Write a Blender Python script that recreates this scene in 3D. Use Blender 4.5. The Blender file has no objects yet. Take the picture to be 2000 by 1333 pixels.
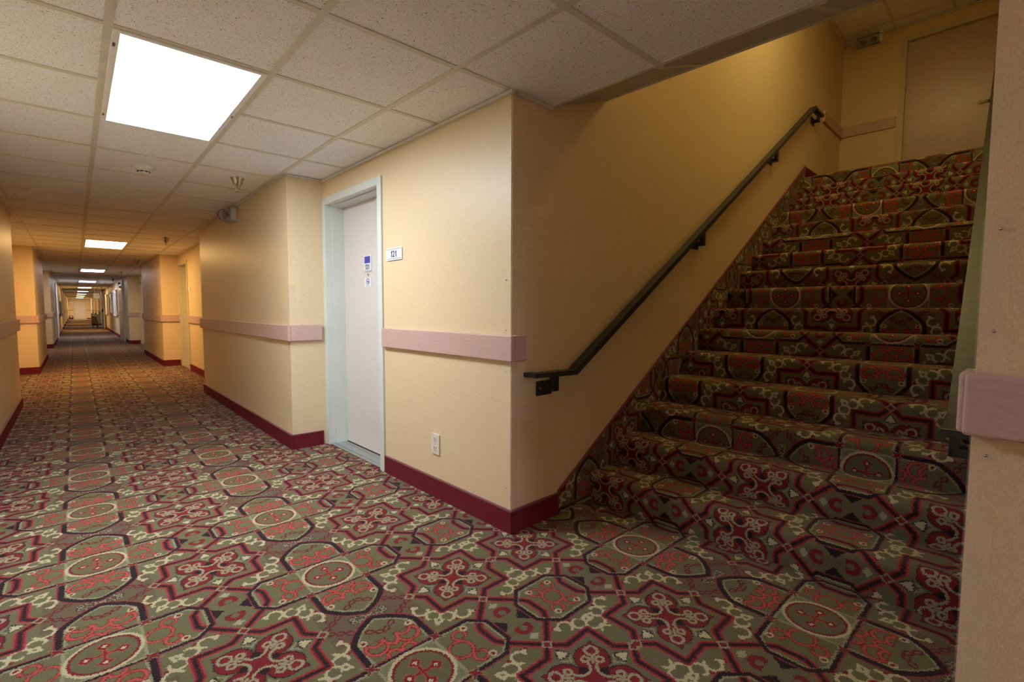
import bpy, bmesh, math, random
from mathutils import Vector, Matrix
random.seed(7)
sc = bpy.context.scene
COL = sc.collection
K = 1.2                       # metres per plan unit (camera height)
# ------------------------------------------------------------------ frames
def F0(p): return (p[0], p[1], p[2])
A0 = (1.413, 1.574); C0 = (1.369, 3.572)
_l = math.hypot(C0[0]-A0[0], C0[1]-A0[1]); _d = ((C0[0]-A0[0])/_l, (C0[1]-A0[1])/_l)
def FA(p):                    # room 121 wall: s along the wall, n into the room, z
    return (A0[0]+_d[0]*p[0]+_d[1]*p[1], A0[1]+_d[1]*p[0]-_d[0]*p[1], p[2])
_a = math.radians(2.0)
def FS(p):                    # stairwell: x up the flight, y across it, z
    return (A0[0]+math.cos(_a)*p[0]-math.sin(_a)*p[1], A0[1]+math.sin(_a)*p[0]+math.cos(_a)*p[1], p[2])
def FSR(p):                   # right side of the stairwell, closing in slightly towards the top
    return FS((p[0], p[1]+.0235*p[0], p[2]))
def inv(fr, w):
    if fr is FS:
        dx, dy = w[0]-A0[0], w[1]-A0[1]
        return (math.cos(_a)*dx+math.sin(_a)*dy, -math.sin(_a)*dx+math.cos(_a)*dy)
    return w[:2]
# ------------------------------------------------------------------ mesh builder
class MB:
    def __init__(s, fr=F0): s.v=[]; s.f=[]; s.fr=fr; s.uv=None; s.sm=[]; s.mi=[]
    def add(s, vs, fs, smooth=False, mi=0):
        b=len(s.v); s.v += [Vector(s.fr(v))*K for v in vs]
        for f in fs: s.f.append([b+i for i in f]); s.sm.append(smooth); s.mi.append(mi)
        return s
    def box(s, x0,x1,y0,y1,z0,z1, mi=0):
        vs=[(x,y,z) for z in (z0,z1) for y in (y0,y1) for x in (x0,x1)]
        return s.add(vs, [(0,2,3,1),(4,5,7,6),(0,1,5,4),(2,6,7,3),(0,4,6,2),(1,3,7,5)], mi=mi)
    def prism(s, poly, z0, z1):
        n=len(poly); vs=[(x,y,z0) for x,y in poly]+[(x,y,z1) for x,y in poly]
        return s.add(vs, [tuple(range(n))[::-1], tuple(range(n,2*n))]+[(i,(i+1)%n,n+(i+1)%n,n+i) for i in range(n)])
    def extr(s, prof, axis, a0, a1, smooth=False):
        # prof: list of 2d points in the two other axes, extruded on axis
        def mk(p,a): return {0:(a,p[0],p[1]),1:(p[0],a,p[1]),2:(p[0],p[1],a)}[axis]
        n=len(prof); vs=[mk(p,a0) for p in prof]+[mk(p,a1) for p in prof]
        s.add(vs, [tuple(range(n)), tuple(range(2*n-1,n-1,-1))])
        return s.add(vs, [(i,n+i,n+(i+1)%n,(i+1)%n) for i in range(n)], smooth)
    def tube(s, pts, r, n=12, smooth=True):
        pts=[Vector(p) for p in pts]; rings=[]
        for i,p in enumerate(pts):
            d=(pts[min(i+1,len(pts)-1)]-pts[max(i-1,0)]).normalized()
            u=d.cross(Vector((0,0,1)) if abs(d.z)<.9 else Vector((1,0,0))).normalized(); w=d.cross(u)
            rr=r[i] if isinstance(r,(list,tuple)) else r
            rings.append([tuple(p+u*rr*math.cos(2*math.pi*k/n)+w*rr*math.sin(2*math.pi*k/n)) for k in range(n)])
        vs=[v for g in rings for v in g]; m=len(rings)
        fs=[(i*n+k,i*n+(k+1)%n,(i+1)*n+(k+1)%n,(i+1)*n+k) for i in range(m-1) for k in range(n)]
        s.add(vs, fs, smooth)
        return s.add(rings[0]+rings[-1], [tuple(range(n))[::-1], tuple(range(n,2*n))])
    def lathe(s, prof, c, axis=(0,0,1), n=28, smooth=True):
        ax=Vector(axis).normalized(); u=ax.cross(Vector((1,0,0)) if abs(ax.x)<.9 else Vector((0,1,0))).normalized(); w=ax.cross(u); c=Vector(c)
        vs=[]; fs=[]
        for r,h in prof:
            for k in range(n): t=2*math.pi*k/n; vs.append(tuple(c+ax*h+u*r*math.cos(t)+w*r*math.sin(t)))
        for i in range(len(prof)-1):
            for k in range(n): fs.append((i*n+k,i*n+(k+1)%n,(i+1)*n+(k+1)%n,(i+1)*n+k))
        s.add(vs, fs, smooth)
        return s
    def build(s, name, mat, parent=None, bevel=0, seg=2, uvf=None, top=None):
        cx=[(min(v[i] for v in s.v)+max(v[i] for v in s.v))/2 for i in range(3)]
        org = parent_loc(parent) if parent else Vector((cx[0],cx[1],min(v.z for v in s.v)))
        me=bpy.data.meshes.new(name); me.from_pydata([v-org for v in s.v],[],s.f)
        for p,sm,mi in zip(me.polygons,s.sm,s.mi): p.use_smooth=sm; p.material_index=mi
        for m in (mat if isinstance(mat,(list,tuple)) else [mat]): me.materials.append(m)
        bm=bmesh.new(); bm.from_mesh(me)
        if uvf is None: bmesh.ops.recalc_face_normals(bm, faces=bm.faces)
        bm.to_mesh(me); bm.free()
        if uvf:
            ul=me.uv_layers.new(name='pattern')
            for p in me.polygons:
                for li in p.loop_indices: ul.data[li].uv=uvf(me.loops[li].vertex_index)
        o=bpy.data.objects.new(name, me); COL.objects.link(o)
        if parent: o.parent=parent
        else: o.location=org
        if bevel:
            b=o.modifiers.new('bevel','BEVEL'); b.width=bevel*K; b.segments=seg; b.limit_method='ANGLE'; b.angle_limit=math.radians(35)
        return o
def parent_loc(o):
    p=Vector((0,0,0))
    while o is not None: p+=o.location; o=o.parent
    return p
def thing(name, label, cat, at, group=None, fr=F0, kind=None):
    o=bpy.data.objects.new(name,None); COL.objects.link(o); o.location=Vector(fr(at))*K; o.empty_display_size=.1
    o['label']=label; o['category']=cat
    if group: o['group']=group
    if kind: o['kind']=kind
    return o
def tag(o, label, cat, group=None):
    o['label']=label; o['category']=cat
    if group: o['group']=group
    return o
def struct(o, label=None, cat=None):
    o['kind']='structure'
    if label: o['label']=label
    if cat: o['category']=cat
    return o
def copy_tree(o, delta, parent=None):
    c=o.copy(); COL.objects.link(c); c.parent=parent
    if parent is None: c.location=o.location+Vector(delta)*K
    for ch in list(o.children): copy_tree(ch,(0,0,0),c)
    return c
# ------------------------------------------------------------------ node helpers
def newmat(name):
    m=bpy.data.materials.new(name); m.use_nodes=True; nt=m.node_tree; b=nt.nodes['Principled BSDF']; return m,nt,b
def nz(nt, vec, scale, detail=2.0, rough=.5):
    n=nt.nodes.new('ShaderNodeTexNoise'); n.inputs['Scale'].default_value=scale; n.inputs['Detail'].default_value=detail; n.inputs['Roughness'].default_value=rough
    if vec is not None: nt.links.new(vec, n.inputs['Vector'])
    return n
def bump(nt, b, h, strength=.3, dist=.002):
    n=nt.nodes.new('ShaderNodeBump'); n.inputs['Strength'].default_value=strength; n.inputs['Distance'].default_value=dist
    nt.links.new(h, n.inputs['Height']); nt.links.new(n.outputs['Normal'], b.inputs['Normal'])
def mapping(nt, scale=(1,1,1), src='Object'):
    tc=nt.nodes.new('ShaderNodeTexCoord'); mp=nt.nodes.new('ShaderNodeMapping'); mp.inputs['Scale'].default_value=scale
    nt.links.new(tc.outputs[src], mp.inputs['Vector']); return mp.outputs['Vector']
def wpos(nt, scale=(1,1,1)):
    g=nt.nodes.new('ShaderNodeNewGeometry'); mp=nt.nodes.new('ShaderNodeMapping'); mp.inputs['Scale'].default_value=scale
    nt.links.new(g.outputs['Position'], mp.inputs['Vector']); return mp.outputs['Vector']
def ramp(nt, fac, stops):
    r=nt.nodes.new('ShaderNodeValToRGB'); nt.links.new(fac, r.inputs['Fac'])
    e=r.color_ramp.elements
    while len(e)<len(stops): e.new(.5)
    for i,(p,c) in enumerate(stops): e[i].position=p; e[i].color=(*c,1)
    return r.outputs['Color']
def simple(name, col, rough=.5, metal=0., var=.06, scale=8, spec=.5):
    m,nt,b=newmat(name); n=nz(nt, wpos(nt), scale, 3)
    c=ramp(nt, n.outputs['Fac'], [(.3,tuple(x*(1-var) for x in col)),(.7,tuple(min(1,x*(1+var)) for x in col))])
    nt.links.new(c, b.inputs['Base Color']); b.inputs['Roughness'].default_value=rough; b.inputs['Metallic'].default_value=metal
    b.inputs['Specular IOR Level'].default_value=spec
    return m
def emitter(name, col, strength):
    m,nt,b=newmat(name); b.inputs['Base Color'].default_value=(.9,.9,.9,1)
    b.inputs['Emission Color'].default_value=(*col,1); b.inputs['Emission Strength'].default_value=strength
    return m
# ------------------------------------------------------------------ carpet
class NO:
    """writes the pattern maths as shader nodes"""
    def __init__(s, nt): s.nt=nt
    def m(s, op, *a, clamp=False):
        n=s.nt.nodes.new('ShaderNodeMath'); n.operation=op; n.use_clamp=clamp
        for i,x in enumerate(a):
            if isinstance(x,(int,float)): n.inputs[i].default_value=x
            else: s.nt.links.new(x, n.inputs[i])
        return n.outputs[0]
    def add(s,a,b): return s.m('ADD',a,b)
    def sub(s,a,b): return s.m('SUBTRACT',a,b)
    def mul(s,a,b): return s.m('MULTIPLY',a,b)
    def abs(s,a): return s.m('ABSOLUTE',a)
    def min(s,a,b): return s.m('MINIMUM',a,b)
    def max(s,a,b): return s.m('MAXIMUM',a,b)
    def sin(s,a): return s.m('SINE',a)
    def lt(s,a,b): return s.m('LESS_THAN',a,b)
    def gt(s,a,b): return s.m('GREATER_THAN',a,b)
    def pp(s,a,k): return s.m('PINGPONG',a,k)
    def sel(s,c,a,b): return s.add(b, s.mul(c, s.sub(a,b)))
    def vec(s,a,b):
        n=s.nt.nodes.new('ShaderNodeCombineXYZ'); s.nt.links.new(a,n.inputs[0]); s.nt.links.new(b,n.inputs[1]); return n.outputs[0]
    def vm(s, op, a, b=None, scale=None):
        n=s.nt.nodes.new('ShaderNodeVectorMath'); n.operation=op
        for i,x in enumerate((a,b)):
            if x is None: continue
            if isinstance(x,tuple): n.inputs[i].default_value=x
            else: s.nt.links.new(x,n.inputs[i])
        if scale is not None: s.nt.links.new(scale, n.inputs['Scale'])
        return n.outputs['Value'] if op in('DISTANCE','DOT_PRODUCT','LENGTH') else n.outputs['Vector']
    def dist(s,V,x,y): return s.vm('DISTANCE',V,(x,y,0.))
    def seg(s,V,x0,y0,x1,y1):
        bx,by=x1-x0,y1-y0; q=bx*bx+by*by
        p=s.vm('SUBTRACT',V,(x0,y0,0.)); h=s.m('ADD', s.vm('DOT_PRODUCT',p,(bx/q,by/q,0.)), 0., clamp=True)
        return s.vm('DISTANCE',p,s.vm('SCALE',(bx,by,0.),scale=h))
    def col(s,k):
        n=s.nt.nodes.new('ShaderNodeRGB'); n.outputs[0].default_value=(*k,1); return n.outputs[0]
    def mix(s,m,c,k):
        n=s.nt.nodes.new('ShaderNodeMix'); n.data_type='RGBA'
        s.nt.links.new(m,n.inputs[0]); s.nt.links.new(c,n.inputs[6]); n.inputs[7].default_value=(*k,1); return n.outputs[2]
# generic pattern: ops object O supplies add,sub,mul,abs,min,max,pp,lt,gt,dist,seg,mix
def carpet(O, x, y):
    SX, OX, RY = .335, .525, .3355
    A, S, M, AB, MN, MX, LT, GT = O.add, O.sub, O.mul, O.abs, O.min, O.max, O.lt, O.gt
    # columns: medallions every .67 for x<0, medallion/star/octagon/star every 1.05 for x>0
    u = O.sel(LT(x, 0.0), O.pp(x, SX), O.pp(x, OX))
    v = O.pp(y, RY)
    sa = AB(S(u, SX)); sb = S(RY, v)
    a = MX(sa, sb); b = MN(sa, sb)
    P = O.vec(u, v); D = O.vec(a, b); Q = O.vec(sa, sb)
    G=(.135,.128,.068); DK=(.026,.015,.020); CR=(.180,.019,.024); SL=(.42,.078,.070); CM=(.44,.40,.25); SG=(.25,.245,.145); BR=(.125,.095,.060)
    c = O.col(G)
    def paint(c, m, k): return O.mix(m, c, k)
    def band(d, lo, hi): return M(GT(d, lo), LT(d, hi))
    def ring(V, cx, cy, r): return AB(S(O.dist(V, cx, cy), r))
    # ---- ogee of the medallion column
    og = MX(S(u, .113), S(O.dist(P, -.0925, .107), .237))
    reg = M(LT(u, .150), GT(v, .235))
    c = paint(c, M(reg, GT(og, 0)), BR)
    # chain
    s = A(M(u, .81), M(S(v, .225), .585)); n = AB(S(M(S(v, .225), .81), M(u, .585)))
    ch = AB(S(n, AB(M(O.sin(M(s, 105.)), .009))))
    c = paint(c, M(LT(ch, .0035), M(LT(s, .175), LT(n, .016))), (.14,.018,.024))
    fl = MN(ring(P, .030, .318, .009), MN(ring(P, .007, .327, .008), ring(P, .052, .327, .007)))
    c = paint(c, M(LT(fl, .0055), LT(v, .34)), DK); c = paint(c, LT(fl, .0025), SG)
    inb = LT(v, .232)
    c = paint(c, band(og, -.026, .005), SG)
    c = paint(c, band(og, 0, .005), (.25,.042,.05))
    c = paint(c, band(og, -.019, 0), DK)
    c = paint(c, M(GT(og, .0045), reg), None) if False else c
    # scrolls
    sc = MN(O.seg(P, 0,.152, .019,.172), MX(MN(ring(P,.052,.172,.033), ring(P,.046,.203,.026)), S(v,.192)))
    sc = MN(sc, MX(ring(P,.024,.112,.020), S(.104, v)))
    c = paint(c, LT(sc, .0075), CR); c = paint(c, LT(sc, .0045), SL)
    # ---- star lattice
    st = MN(O.seg(D,.182,0,.140,.042), O.seg(D,.140,.042,.142,.142))
    st = MN(st, MN(O.seg(Q,0,.182,.085,.267), MN(O.seg(Q,.085,.267,.106,.298), O.seg(Q,.106,.298,.106,.34))))
    # ---- boxes and octagons
    w = S(OX, u)
    b1 = MX(MX(S(u,.275), S(v,.106)), M(S(A(u,v),.331),.707))
    b2 = MX(MX(S(w,.135), S(v,.115)), M(S(A(w,v),.190),.707))
    bx = MN(b1, b2)
    tri = M(MN(MX(S(A(u,v),.313), S(v,.034)), MX(S(A(w,v),.174), S(v,.034))), 1.)
    # curls
    cu = MN(MX(ring(D,.197,.098,.024), S(MN(S(.200,a), S(.108,b)), .002)), MX(ring(D,.178,.146,.023), S(MN(S(a,.176), S(b,.150)), .002)))
    cu = MN(cu, MN(O.seg(D,.184,.165,.192,.192), S(O.dist(D,.209,.070),.004)))
    far = LT(a, .235)
    lf = MN(S(A(M(AB(S(a,.214)),1.6), M(AB(S(b,.070)),.5)),.013), S(O.dist(D,.208,.13),.007))
    c = paint(c, M(LT(lf, 0), far), CR)
    c = paint(c, LT(cu, .0048), CM)
    # leaf between octagon tips
    l1 = S(A(sa, AB(M(S(sb,.236),1.3))), .020)
    l2 = S(AB(S(O.dist(Q,0,.285),.022)), .006)
    c = paint(c, M(LT(l2, .003), LT(sb,.300)), CR)
    c = paint(c, LT(l1, 0), (.32,.31,.20))
    # box fill + borders
    c = paint(c, LT(tri, 0), DK)
    c = paint(c, LT(bx, .004), (.25,.042,.05)); c = paint(c, LT(bx, 0), DK); c = paint(c, LT(bx, -.0135), SG); c = paint(c, LT(bx, -.0205), G)
    inbox = LT(bx, -.0165)
    ok = O.max(GT(bx, .0), inbox)
    c = paint(c, M(LT(st, .0155), ok), (.31,.05,.058)); c = paint(c, M(LT(st, .0105), ok), CR); c = paint(c, M(LT(st, .0052), ok), DK)
    fr = MN(ring(P,.132,0,.036), ring(P,.525,0,.036))
    fr = MX(fr, MN(S(u,.158), S(.45,w))) if False else fr
    fr = MN(fr, MX(MN(ring(P,.163,.055,.021), ring(P,.492,.055,.021)), S(.040,v)))
    c = paint(c, M(LT(fr, .0065), inbox), CR); c = paint(c, M(LT(fr, .0035), inbox), SL)
    ey = MN(O.dist(P,.192,.073), MN(O.dist(P,.478,.070), O.dist(P,.077,.213)))
    c = paint(c, M(LT(ey, .0125), MX(inbox, GT(v,.12))), CM); c = paint(c, LT(ey, .0065), CR)
    # squares at crossings
    sq = A(AB(S(a,.182)), b)
    c = paint(c, LT(sq, .022), SG); c = paint(c, LT(sq, .0135), CR)
    # ---- quatrefoil
    e1 = M(A(a,b), .7071); e2 = M(S(a,b), .7071); Ev = O.vec(e1, e2)
    q = MN(S(O.dist(Ev,.078,0),.050), MN(MX(S(A(e1,M(e2,1.25)),.147), S(.098,e1)), S(O.dist(Ev,0,0),.058)))
    c = paint(c, M(M(GT(q,.010), LT(q,.016)), LT(e1,.092)), SG)
    c = paint(c, LT(q,.0035), DK); c = paint(c, LT(q,0), CR)
    c = paint(c, LT(O.dist(D,.042,0),.014), DK)
    lp = MN(ring(Ev,.107,0,.018), MN(ring(Ev,.073,.021,.0105), MX(ring(D,.060,0,.033), S(a,.048))))
    lp = MN(lp, O.seg(Ev,.060,0,.085,0))
    c = paint(c, LT(lp,.0045), (.29,.28,.175))
    lv = MN(S(A(M(AB(S(a,.128)),.75), M(b,1.1)),.015), S(O.dist(D,.118,.012),.006))
    c = paint(c, LT(lv,.004), DK); c = paint(c, LT(lv,0), CM)
    # ---- medallion square and circle
    ms = MX(S(u,.098), S(v,.098))
    c = paint(c, LT(ms, 0), SG); c = paint(c, LT(ms, -.009), (.17,.165,.092))
    rc = O.dist(P,0,0)
    c = paint(c, LT(rc,.096), CM); c = paint(c, LT(rc,.086), CR); c = paint(c, LT(rc,.078), (.122,.118,.062))
    ma = MX(u,v); mb = MN(u,v)
    dm = A(AB(S(ma,.043)), mb)
    cl = MN(S(dm,.019), MX(S(mb,.003), S(ma,.05)))
    c = paint(c, LT(cl,.003), SL); c = paint(c, LT(cl,0), CR); c = paint(c, LT(dm,.008), CM)
    kx = AB(S(u,.106)); ky = AB(S(v,.101))
    kn = A(M(AB(S(kx,ky)),1.), M(A(kx,ky),.28))
    c = paint(c, LT(kn,.014), (.24,.24,.15)); c = paint(c, LT(kn,.011), CR)
    return c
R_CAM=[[0.74338788, -0.66885137, 0.00350873], [0.04031026, 0.05003748, 0.99793353], [0.66764478, 0.74171025, -0.06415883]]
S_NEU,S_OR,S_VI,S_CO,S_WA,S_BACK,S_ST,S_END=30.5,34.,14.,19.,28.,70.,15.,60.
EXPO=0.
def make_carpet():
    m,nt,b=newmat('patterned_carpet'); O=NO(nt)
    uv=nt.nodes.new('ShaderNodeUVMap'); uv.uv_map='pattern'
    # every tuft takes the colour of its own cell: jitter the lookup with a fine noise
    n1=nz(nt, uv.outputs[0], 230, 0); sp=nt.nodes.new('ShaderNodeSeparateColor'); nt.links.new(n1.outputs['Color'], sp.inputs[0])
    sx=nt.nodes.new('ShaderNodeSeparateXYZ'); nt.links.new(uv.outputs[0], sx.inputs[0])
    x=O.add(sx.outputs[0], O.m('MULTIPLY_ADD', sp.outputs[0], .012, -.006))
    y=O.add(sx.outputs[1], O.m('MULTIPLY_ADD', sp.outputs[1], .012, -.006))
    c=carpet(O, x, y)
    n2=nz(nt, uv.outputs[0], 420, 1)
    f=O.m('MULTIPLY_ADD', n2.outputs['Fac'], 1.0, .53)
    sc_=nt.nodes.new('ShaderNodeVectorMath'); sc_.operation='SCALE'; nt.links.new(c, sc_.inputs[0]); nt.links.new(f, sc_.inputs['Scale'])
    nt.links.new(sc_.outputs[0], b.inputs['Base Color'])
    b.inputs['Roughness'].default_value=.95; b.inputs['Specular IOR Level'].default_value=.12
    b.inputs['Sheen Weight'].default_value=.10; b.inputs['Sheen Roughness'].default_value=.38; b.inputs['Sheen Tint'].default_value=(1,.86,.82,1)
    bump(nt, b, n2.outputs['Fac'], .5, .004)
    return m
CARPET=make_carpet()
def make_wallpaper():
    m,nt,b=newmat('tan_wallpaper')
    v=wpos(nt,(330,330,110)); n=nz(nt,v,1,2); v2=wpos(nt,(1,1,1)); n2=nz(nt,v2,2.2,3)
    c=ramp(nt,n.outputs['Fac'],[(.28,(.67,.525,.32)),(.72,(.78,.635,.41))])
    # faint crackle veins of the paper
    w=nt.nodes.new('ShaderNodeTexVoronoi'); w.feature='DISTANCE_TO_EDGE'; w.inputs['Scale'].default_value=1.0
    nv=nz(nt, wpos(nt,(1,1,1)), 30, 2); ad=nt.nodes.new('ShaderNodeVectorMath'); ad.operation='MULTIPLY_ADD'
    nt.links.new(nv.outputs['Color'],ad.inputs[0]); ad.inputs[1].default_value=(1.2,1.2,1.2); nt.links.new(wpos(nt,(120,120,34)),ad.inputs[2])
    nt.links.new(ad.outputs[0], w.inputs['Vector'])
    lt=nt.nodes.new('ShaderNodeMath'); lt.operation='LESS_THAN'; nt.links.new(w.outputs['Distance'],lt.inputs[0]); lt.inputs[1].default_value=.03
    ml=nt.nodes.new('ShaderNodeMath'); ml.operation='MULTIPLY'; nt.links.new(lt.outputs[0],ml.inputs[0]); ml.inputs[1].default_value=.20
    mx=nt.nodes.new('ShaderNodeMix'); mx.data_type='RGBA'; nt.links.new(ml.outputs[0],mx.inputs[0]); nt.links.new(c,mx.inputs[6]); mx.inputs[7].default_value=(.88,.78,.60,1)
    nt.links.new(mx.outputs[2],b.inputs['Base Color']); b.inputs['Roughness'].default_value=.42; b.inputs['Specular IOR Level'].default_value=.55
    bump(nt,b,n.outputs['Fac'],.25,.0012)
    return m
PAPER=make_wallpaper()
def make_tile():
    m,nt,b=newmat('acoustic_tile')
    v=nz(nt, wpos(nt,(1,1,1)), 45, 2); ad=nt.nodes.new('ShaderNodeVectorMath'); ad.operation='MULTIPLY_ADD'
    nt.links.new(v.outputs['Color'],ad.inputs[0]); ad.inputs[1].default_value=(.03,.03,.03); nt.links.new(wpos(nt),ad.inputs[2])
    w=nt.nodes.new('ShaderNodeTexNoise'); w.inputs['Scale'].default_value=210; w.inputs['Detail'].default_value=0; nt.links.new(ad.outputs[0],w.inputs['Vector'])
    w2=nz(nt, wpos(nt), 480, 0)
    c1=ramp(nt,w.outputs['Fac'],[(.24,(.25,.23,.23)),(.30,(.90,.905,.95))]); 
    c2=ramp(nt,w2.outputs['Fac'],[(.24,(.75,.75,.75)),(.34,(1,1,1))])
    mx=nt.nodes.new('ShaderNodeMix'); mx.data_type='RGBA'; mx.blend_type='MULTIPLY'; mx.inputs[0].default_value=1; nt.links.new(c1,mx.inputs[6]); nt.links.new(c2,mx.inputs[7])
    nt.links.new(mx.outputs[2],b.inputs['Base Color']); b.inputs['Roughness'].default_value=.9
    bump(nt,b,w.outputs['Fac'],.3,.002)
    return m
TILE=make_tile()
def make_laminate(name, a, bcol, rough=.4, scale=(3,3,26)):
    m,nt,b=newmat(name); v=wpos(nt,scale)
    n0=nz(nt,wpos(nt,(1,1,2.5)),3.5,3); ad=nt.nodes.new('ShaderNodeVectorMath'); ad.operation='MULTIPLY_ADD'
    nt.links.new(n0.outputs['Color'],ad.inputs[0]); ad.inputs[1].default_value=(3.2,3.2,3.2); nt.links.new(v,ad.inputs[2])
    w=nt.nodes.new('ShaderNodeTexWave'); w.wave_type='BANDS'; w.bands_direction='Z'; w.inputs['Scale'].default_value=1.0; w.inputs['Distortion'].default_value=3.2; w.inputs['Detail'].default_value=2
    nt.links.new(ad.outputs[0],w.inputs['Vector'])
    c=ramp(nt,w.outputs['Fac'],[(.0,a),(1.,bcol)])
    nt.links.new(c,b.inputs['Base Color']); b.inputs['Roughness'].default_value=rough
    return m
RAILWOOD=make_laminate('pinkish_laminate',(.555,.375,.335),(.585,.405,.365),.35,(2,2,16))
DOORSKIN=make_laminate('pale_door_laminate',(.68,.64,.63),(.695,.655,.645),.38,(14,14,1.5))
DOORSKIN2=make_laminate('brown_door_laminate',(.56,.43,.40),(.60,.47,.44),.30,(14,14,1.5))
def make_red():
    m,nt,b=newmat('crimson_base_carpet'); n=nz(nt,wpos(nt),420,2)
    c=ramp(nt,n.outputs['Fac'],[(.3,(.075,.008,.014)),(.7,(.25,.030,.042))]); nt.links.new(c,b.inputs['Base Color'])
    b.inputs['Roughness'].default_value=.95; b.inputs['Specular IOR Level'].default_value=.1; bump(nt,b,n.outputs['Fac'],.5,.003); return m
RED=make_red()
REDCAP=simple('mauve_vinyl_cap',(.20,.055,.075),.4)
GRID=simple('ceiling_grid_paint',(.66,.64,.56),.5)
SOFF=simple('soffit_paint',(.50,.47,.45),.6,var=.02)
BEAD=simple('corner_bead_paint',(.85,.74,.55),.5,var=.02)
MINT=simple('mint_frame_paint',(.64,.69,.655),.35,var=.04,scale=3)
CREAMFR=simple('cream_frame_paint',(.60,.56,.40),.35,var=.04,scale=3)
WHITE=simple('white_plastic',(.75,.75,.72),.35,var=.02)
IVORY=simple('ivory_plastic',(.72,.69,.60),.35,var=.02)
BLACK=simple('black_paint',(.030,.032,.031),.38,var=.25,scale=20,spec=.4)
STEEL=simple('brushed_steel',(.55,.55,.53),.25,1.,var=.1,scale=40)
BRASSY=simple('dull_chrome',(.50,.47,.40),.22,1.,var=.1,scale=40)
DARK=simple('dark_rubber',(.02,.02,.022),.6)
BLUE=simple('blue_print',(.045,.055,.42),.4,var=.03)
INK=simple('dark_ink',(.03,.04,.09),.4,var=.03)
SIGNW=simple('sign_white',(.80,.80,.84),.3,var=.02)
GREYM=simple('grey_enclosure',(.55,.50,.47),.5,var=.04)
BRONZE=simple('bronze_threshold',(.45,.48,.48),.3,.7,var=.1,scale=30)
PLY=simple('stair_substrate',(.25,.2,.15),.8)
def clear(name, col=(1,1,1), rough=.05):
    m,nt,b=newmat(name); n=nz(nt,wpos(nt),60,1); c=ramp(nt,n.outputs['Fac'],[(.3,tuple(x*.97 for x in col)),(.7,col)])
    nt.links.new(c,b.inputs['Base Color']); b.inputs['Transmission Weight'].default_value=1.; b.inputs['Roughness'].default_value=rough; b.inputs['IOR'].default_value=1.45; return m
CLEAR=clear('clear_polycarbonate'); 
def guardmat():
    m,nt,b=newmat('clear_corner_plastic'); n=nz(nt,wpos(nt),50,1); c=ramp(nt,n.outputs['Fac'],[(.3,(.93,.90,.84)),(.7,(.96,.93,.88))])
    nt.links.new(c,b.inputs['Base Color']); b.inputs['Transmission Weight'].default_value=.0; b.inputs['Roughness'].default_value=.2; b.inputs['Alpha'].default_value=.05; return m
GUARD=guardmat()
# =================================================================== SETTING
ZC=1.93; XL=-.44; XR=1.12; XRR=1.375; XLL=-.72; YE=60.; YB=-8.6; FX=5.334; YW=-1.487; ZL=2.321; ZU=4.07
XN=1.215; YN=.088; HB=.105
LY=[2.11+6.59*i for i in range(8)]+[56.6]                      # ceiling light starts
# ---- floor (carpet laid as one field, pattern stored as uv)
def floor_uv(x,y):
    t=min(1,max(0,(x-1.0)/.7))
    px=x-.675-t*(1.57-y)*.026; py=y-1.785-.022*t
    if px<0: px*=.335/.325
    return (px, py+13.42)
b=MB(); xs=[-.95+.15*i for i in range(int(4.2/.15)+1)]
ys=[YB-.2]+[-1.6+.2*i for i in range(34)]+[8,12,20,30,45,YE+.1]
vs=[(x,y,0) for y in ys for x in xs]; n=len(xs)
b.add(vs,[(j*n+i,j*n+i+1,(j+1)*n+i+1,(j+1)*n+i) for j in range(len(ys)-1) for i in range(n-1)])
uvv=[floor_uv(v[0],v[1]) for v in vs]
struct(b.build('floor',CARPET,uvf=lambda i:uvv[i]),'patterned crimson and olive carpet running the length of the corridor','carpet')
# ---- ceilings
b=MB(); p1=FS((.255,YW-.02,0)); p2=FS((.255,.15,0))
b.prism([(-.95,YB-.1),(1.66,YB-.1),(1.66,YN-.05),p1[:2],p2[:2],(1.5,1.78),(1.5,YE+.1),(-.95,YE+.1)],ZC,ZC+.05)
struct(b.build('ceiling',TILE),'speckled off-white drop ceiling above the corridor','ceiling')
b=MB(FS); b.extr([(.257,ZC+.002),(.665,2.081),(.665,2.12),(.257,ZC+.045)],1,YW-.01,-.0005)
struct(b.build('ceiling',SOFF),'sloping grey soffit where the ceiling opens over the stairs','ceiling')
b=MB(FS); b.box(.60,FX+.1,YW-.1,.1,ZU,ZU+.06)
struct(b.build('ceiling',TILE),'upper tiled ceiling above the stair landing','ceiling')
# ---- grid bars
b=MB(); w=.012; zt=ZC-.0035
YG=[2.11-.533*k for k in range(1,20)]
for i in range(8):
    YG+= [LY[i],LY[i]+.53,LY[i]+1.06]+[LY[i]+1.06+.553*k for k in range(1,10)]
YG+=[54.8+.55*k for k in range(0,12)]
def in_light(y): return any(l+.02<y<l+1.04 for l in LY+[-4.48])
for y in sorted(YG):
    if not YB<y<YE: continue
    x1=1.72 if y<1.5 and y>.1 else (XRR+.02 if y<3.5 else XRR)
    if in_light(y): b.box(XLL,.118,y-w,y+w,zt,ZC); b.box(.617,x1,y-w,y+w,zt,ZC)
    else: b.box(XLL,x1,y-w,y+w,zt,ZC)
for x in (-.381,.118,.617):
    b.box(x-w,x+w,YB,YE,zt-.0004,ZC)
b.add([(1.225-w,-1,zt-.0004),(1.225+w,-1,zt-.0004),(1.092+w,2.7,zt-.0004),(1.092-w,2.7,zt-.0004),(1.225-w,-1,ZC),(1.225+w,-1,ZC),(1.092+w,2.7,ZC),(1.092-w,2.7,ZC)],[(0,3,2,1),(4,5,6,7),(0,1,5,4),(1,2,6,5),(2,3,7,6),(3,0,4,7)])
b.box(1.08,1.104,2.7,YE,zt-.0004,ZC)
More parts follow.
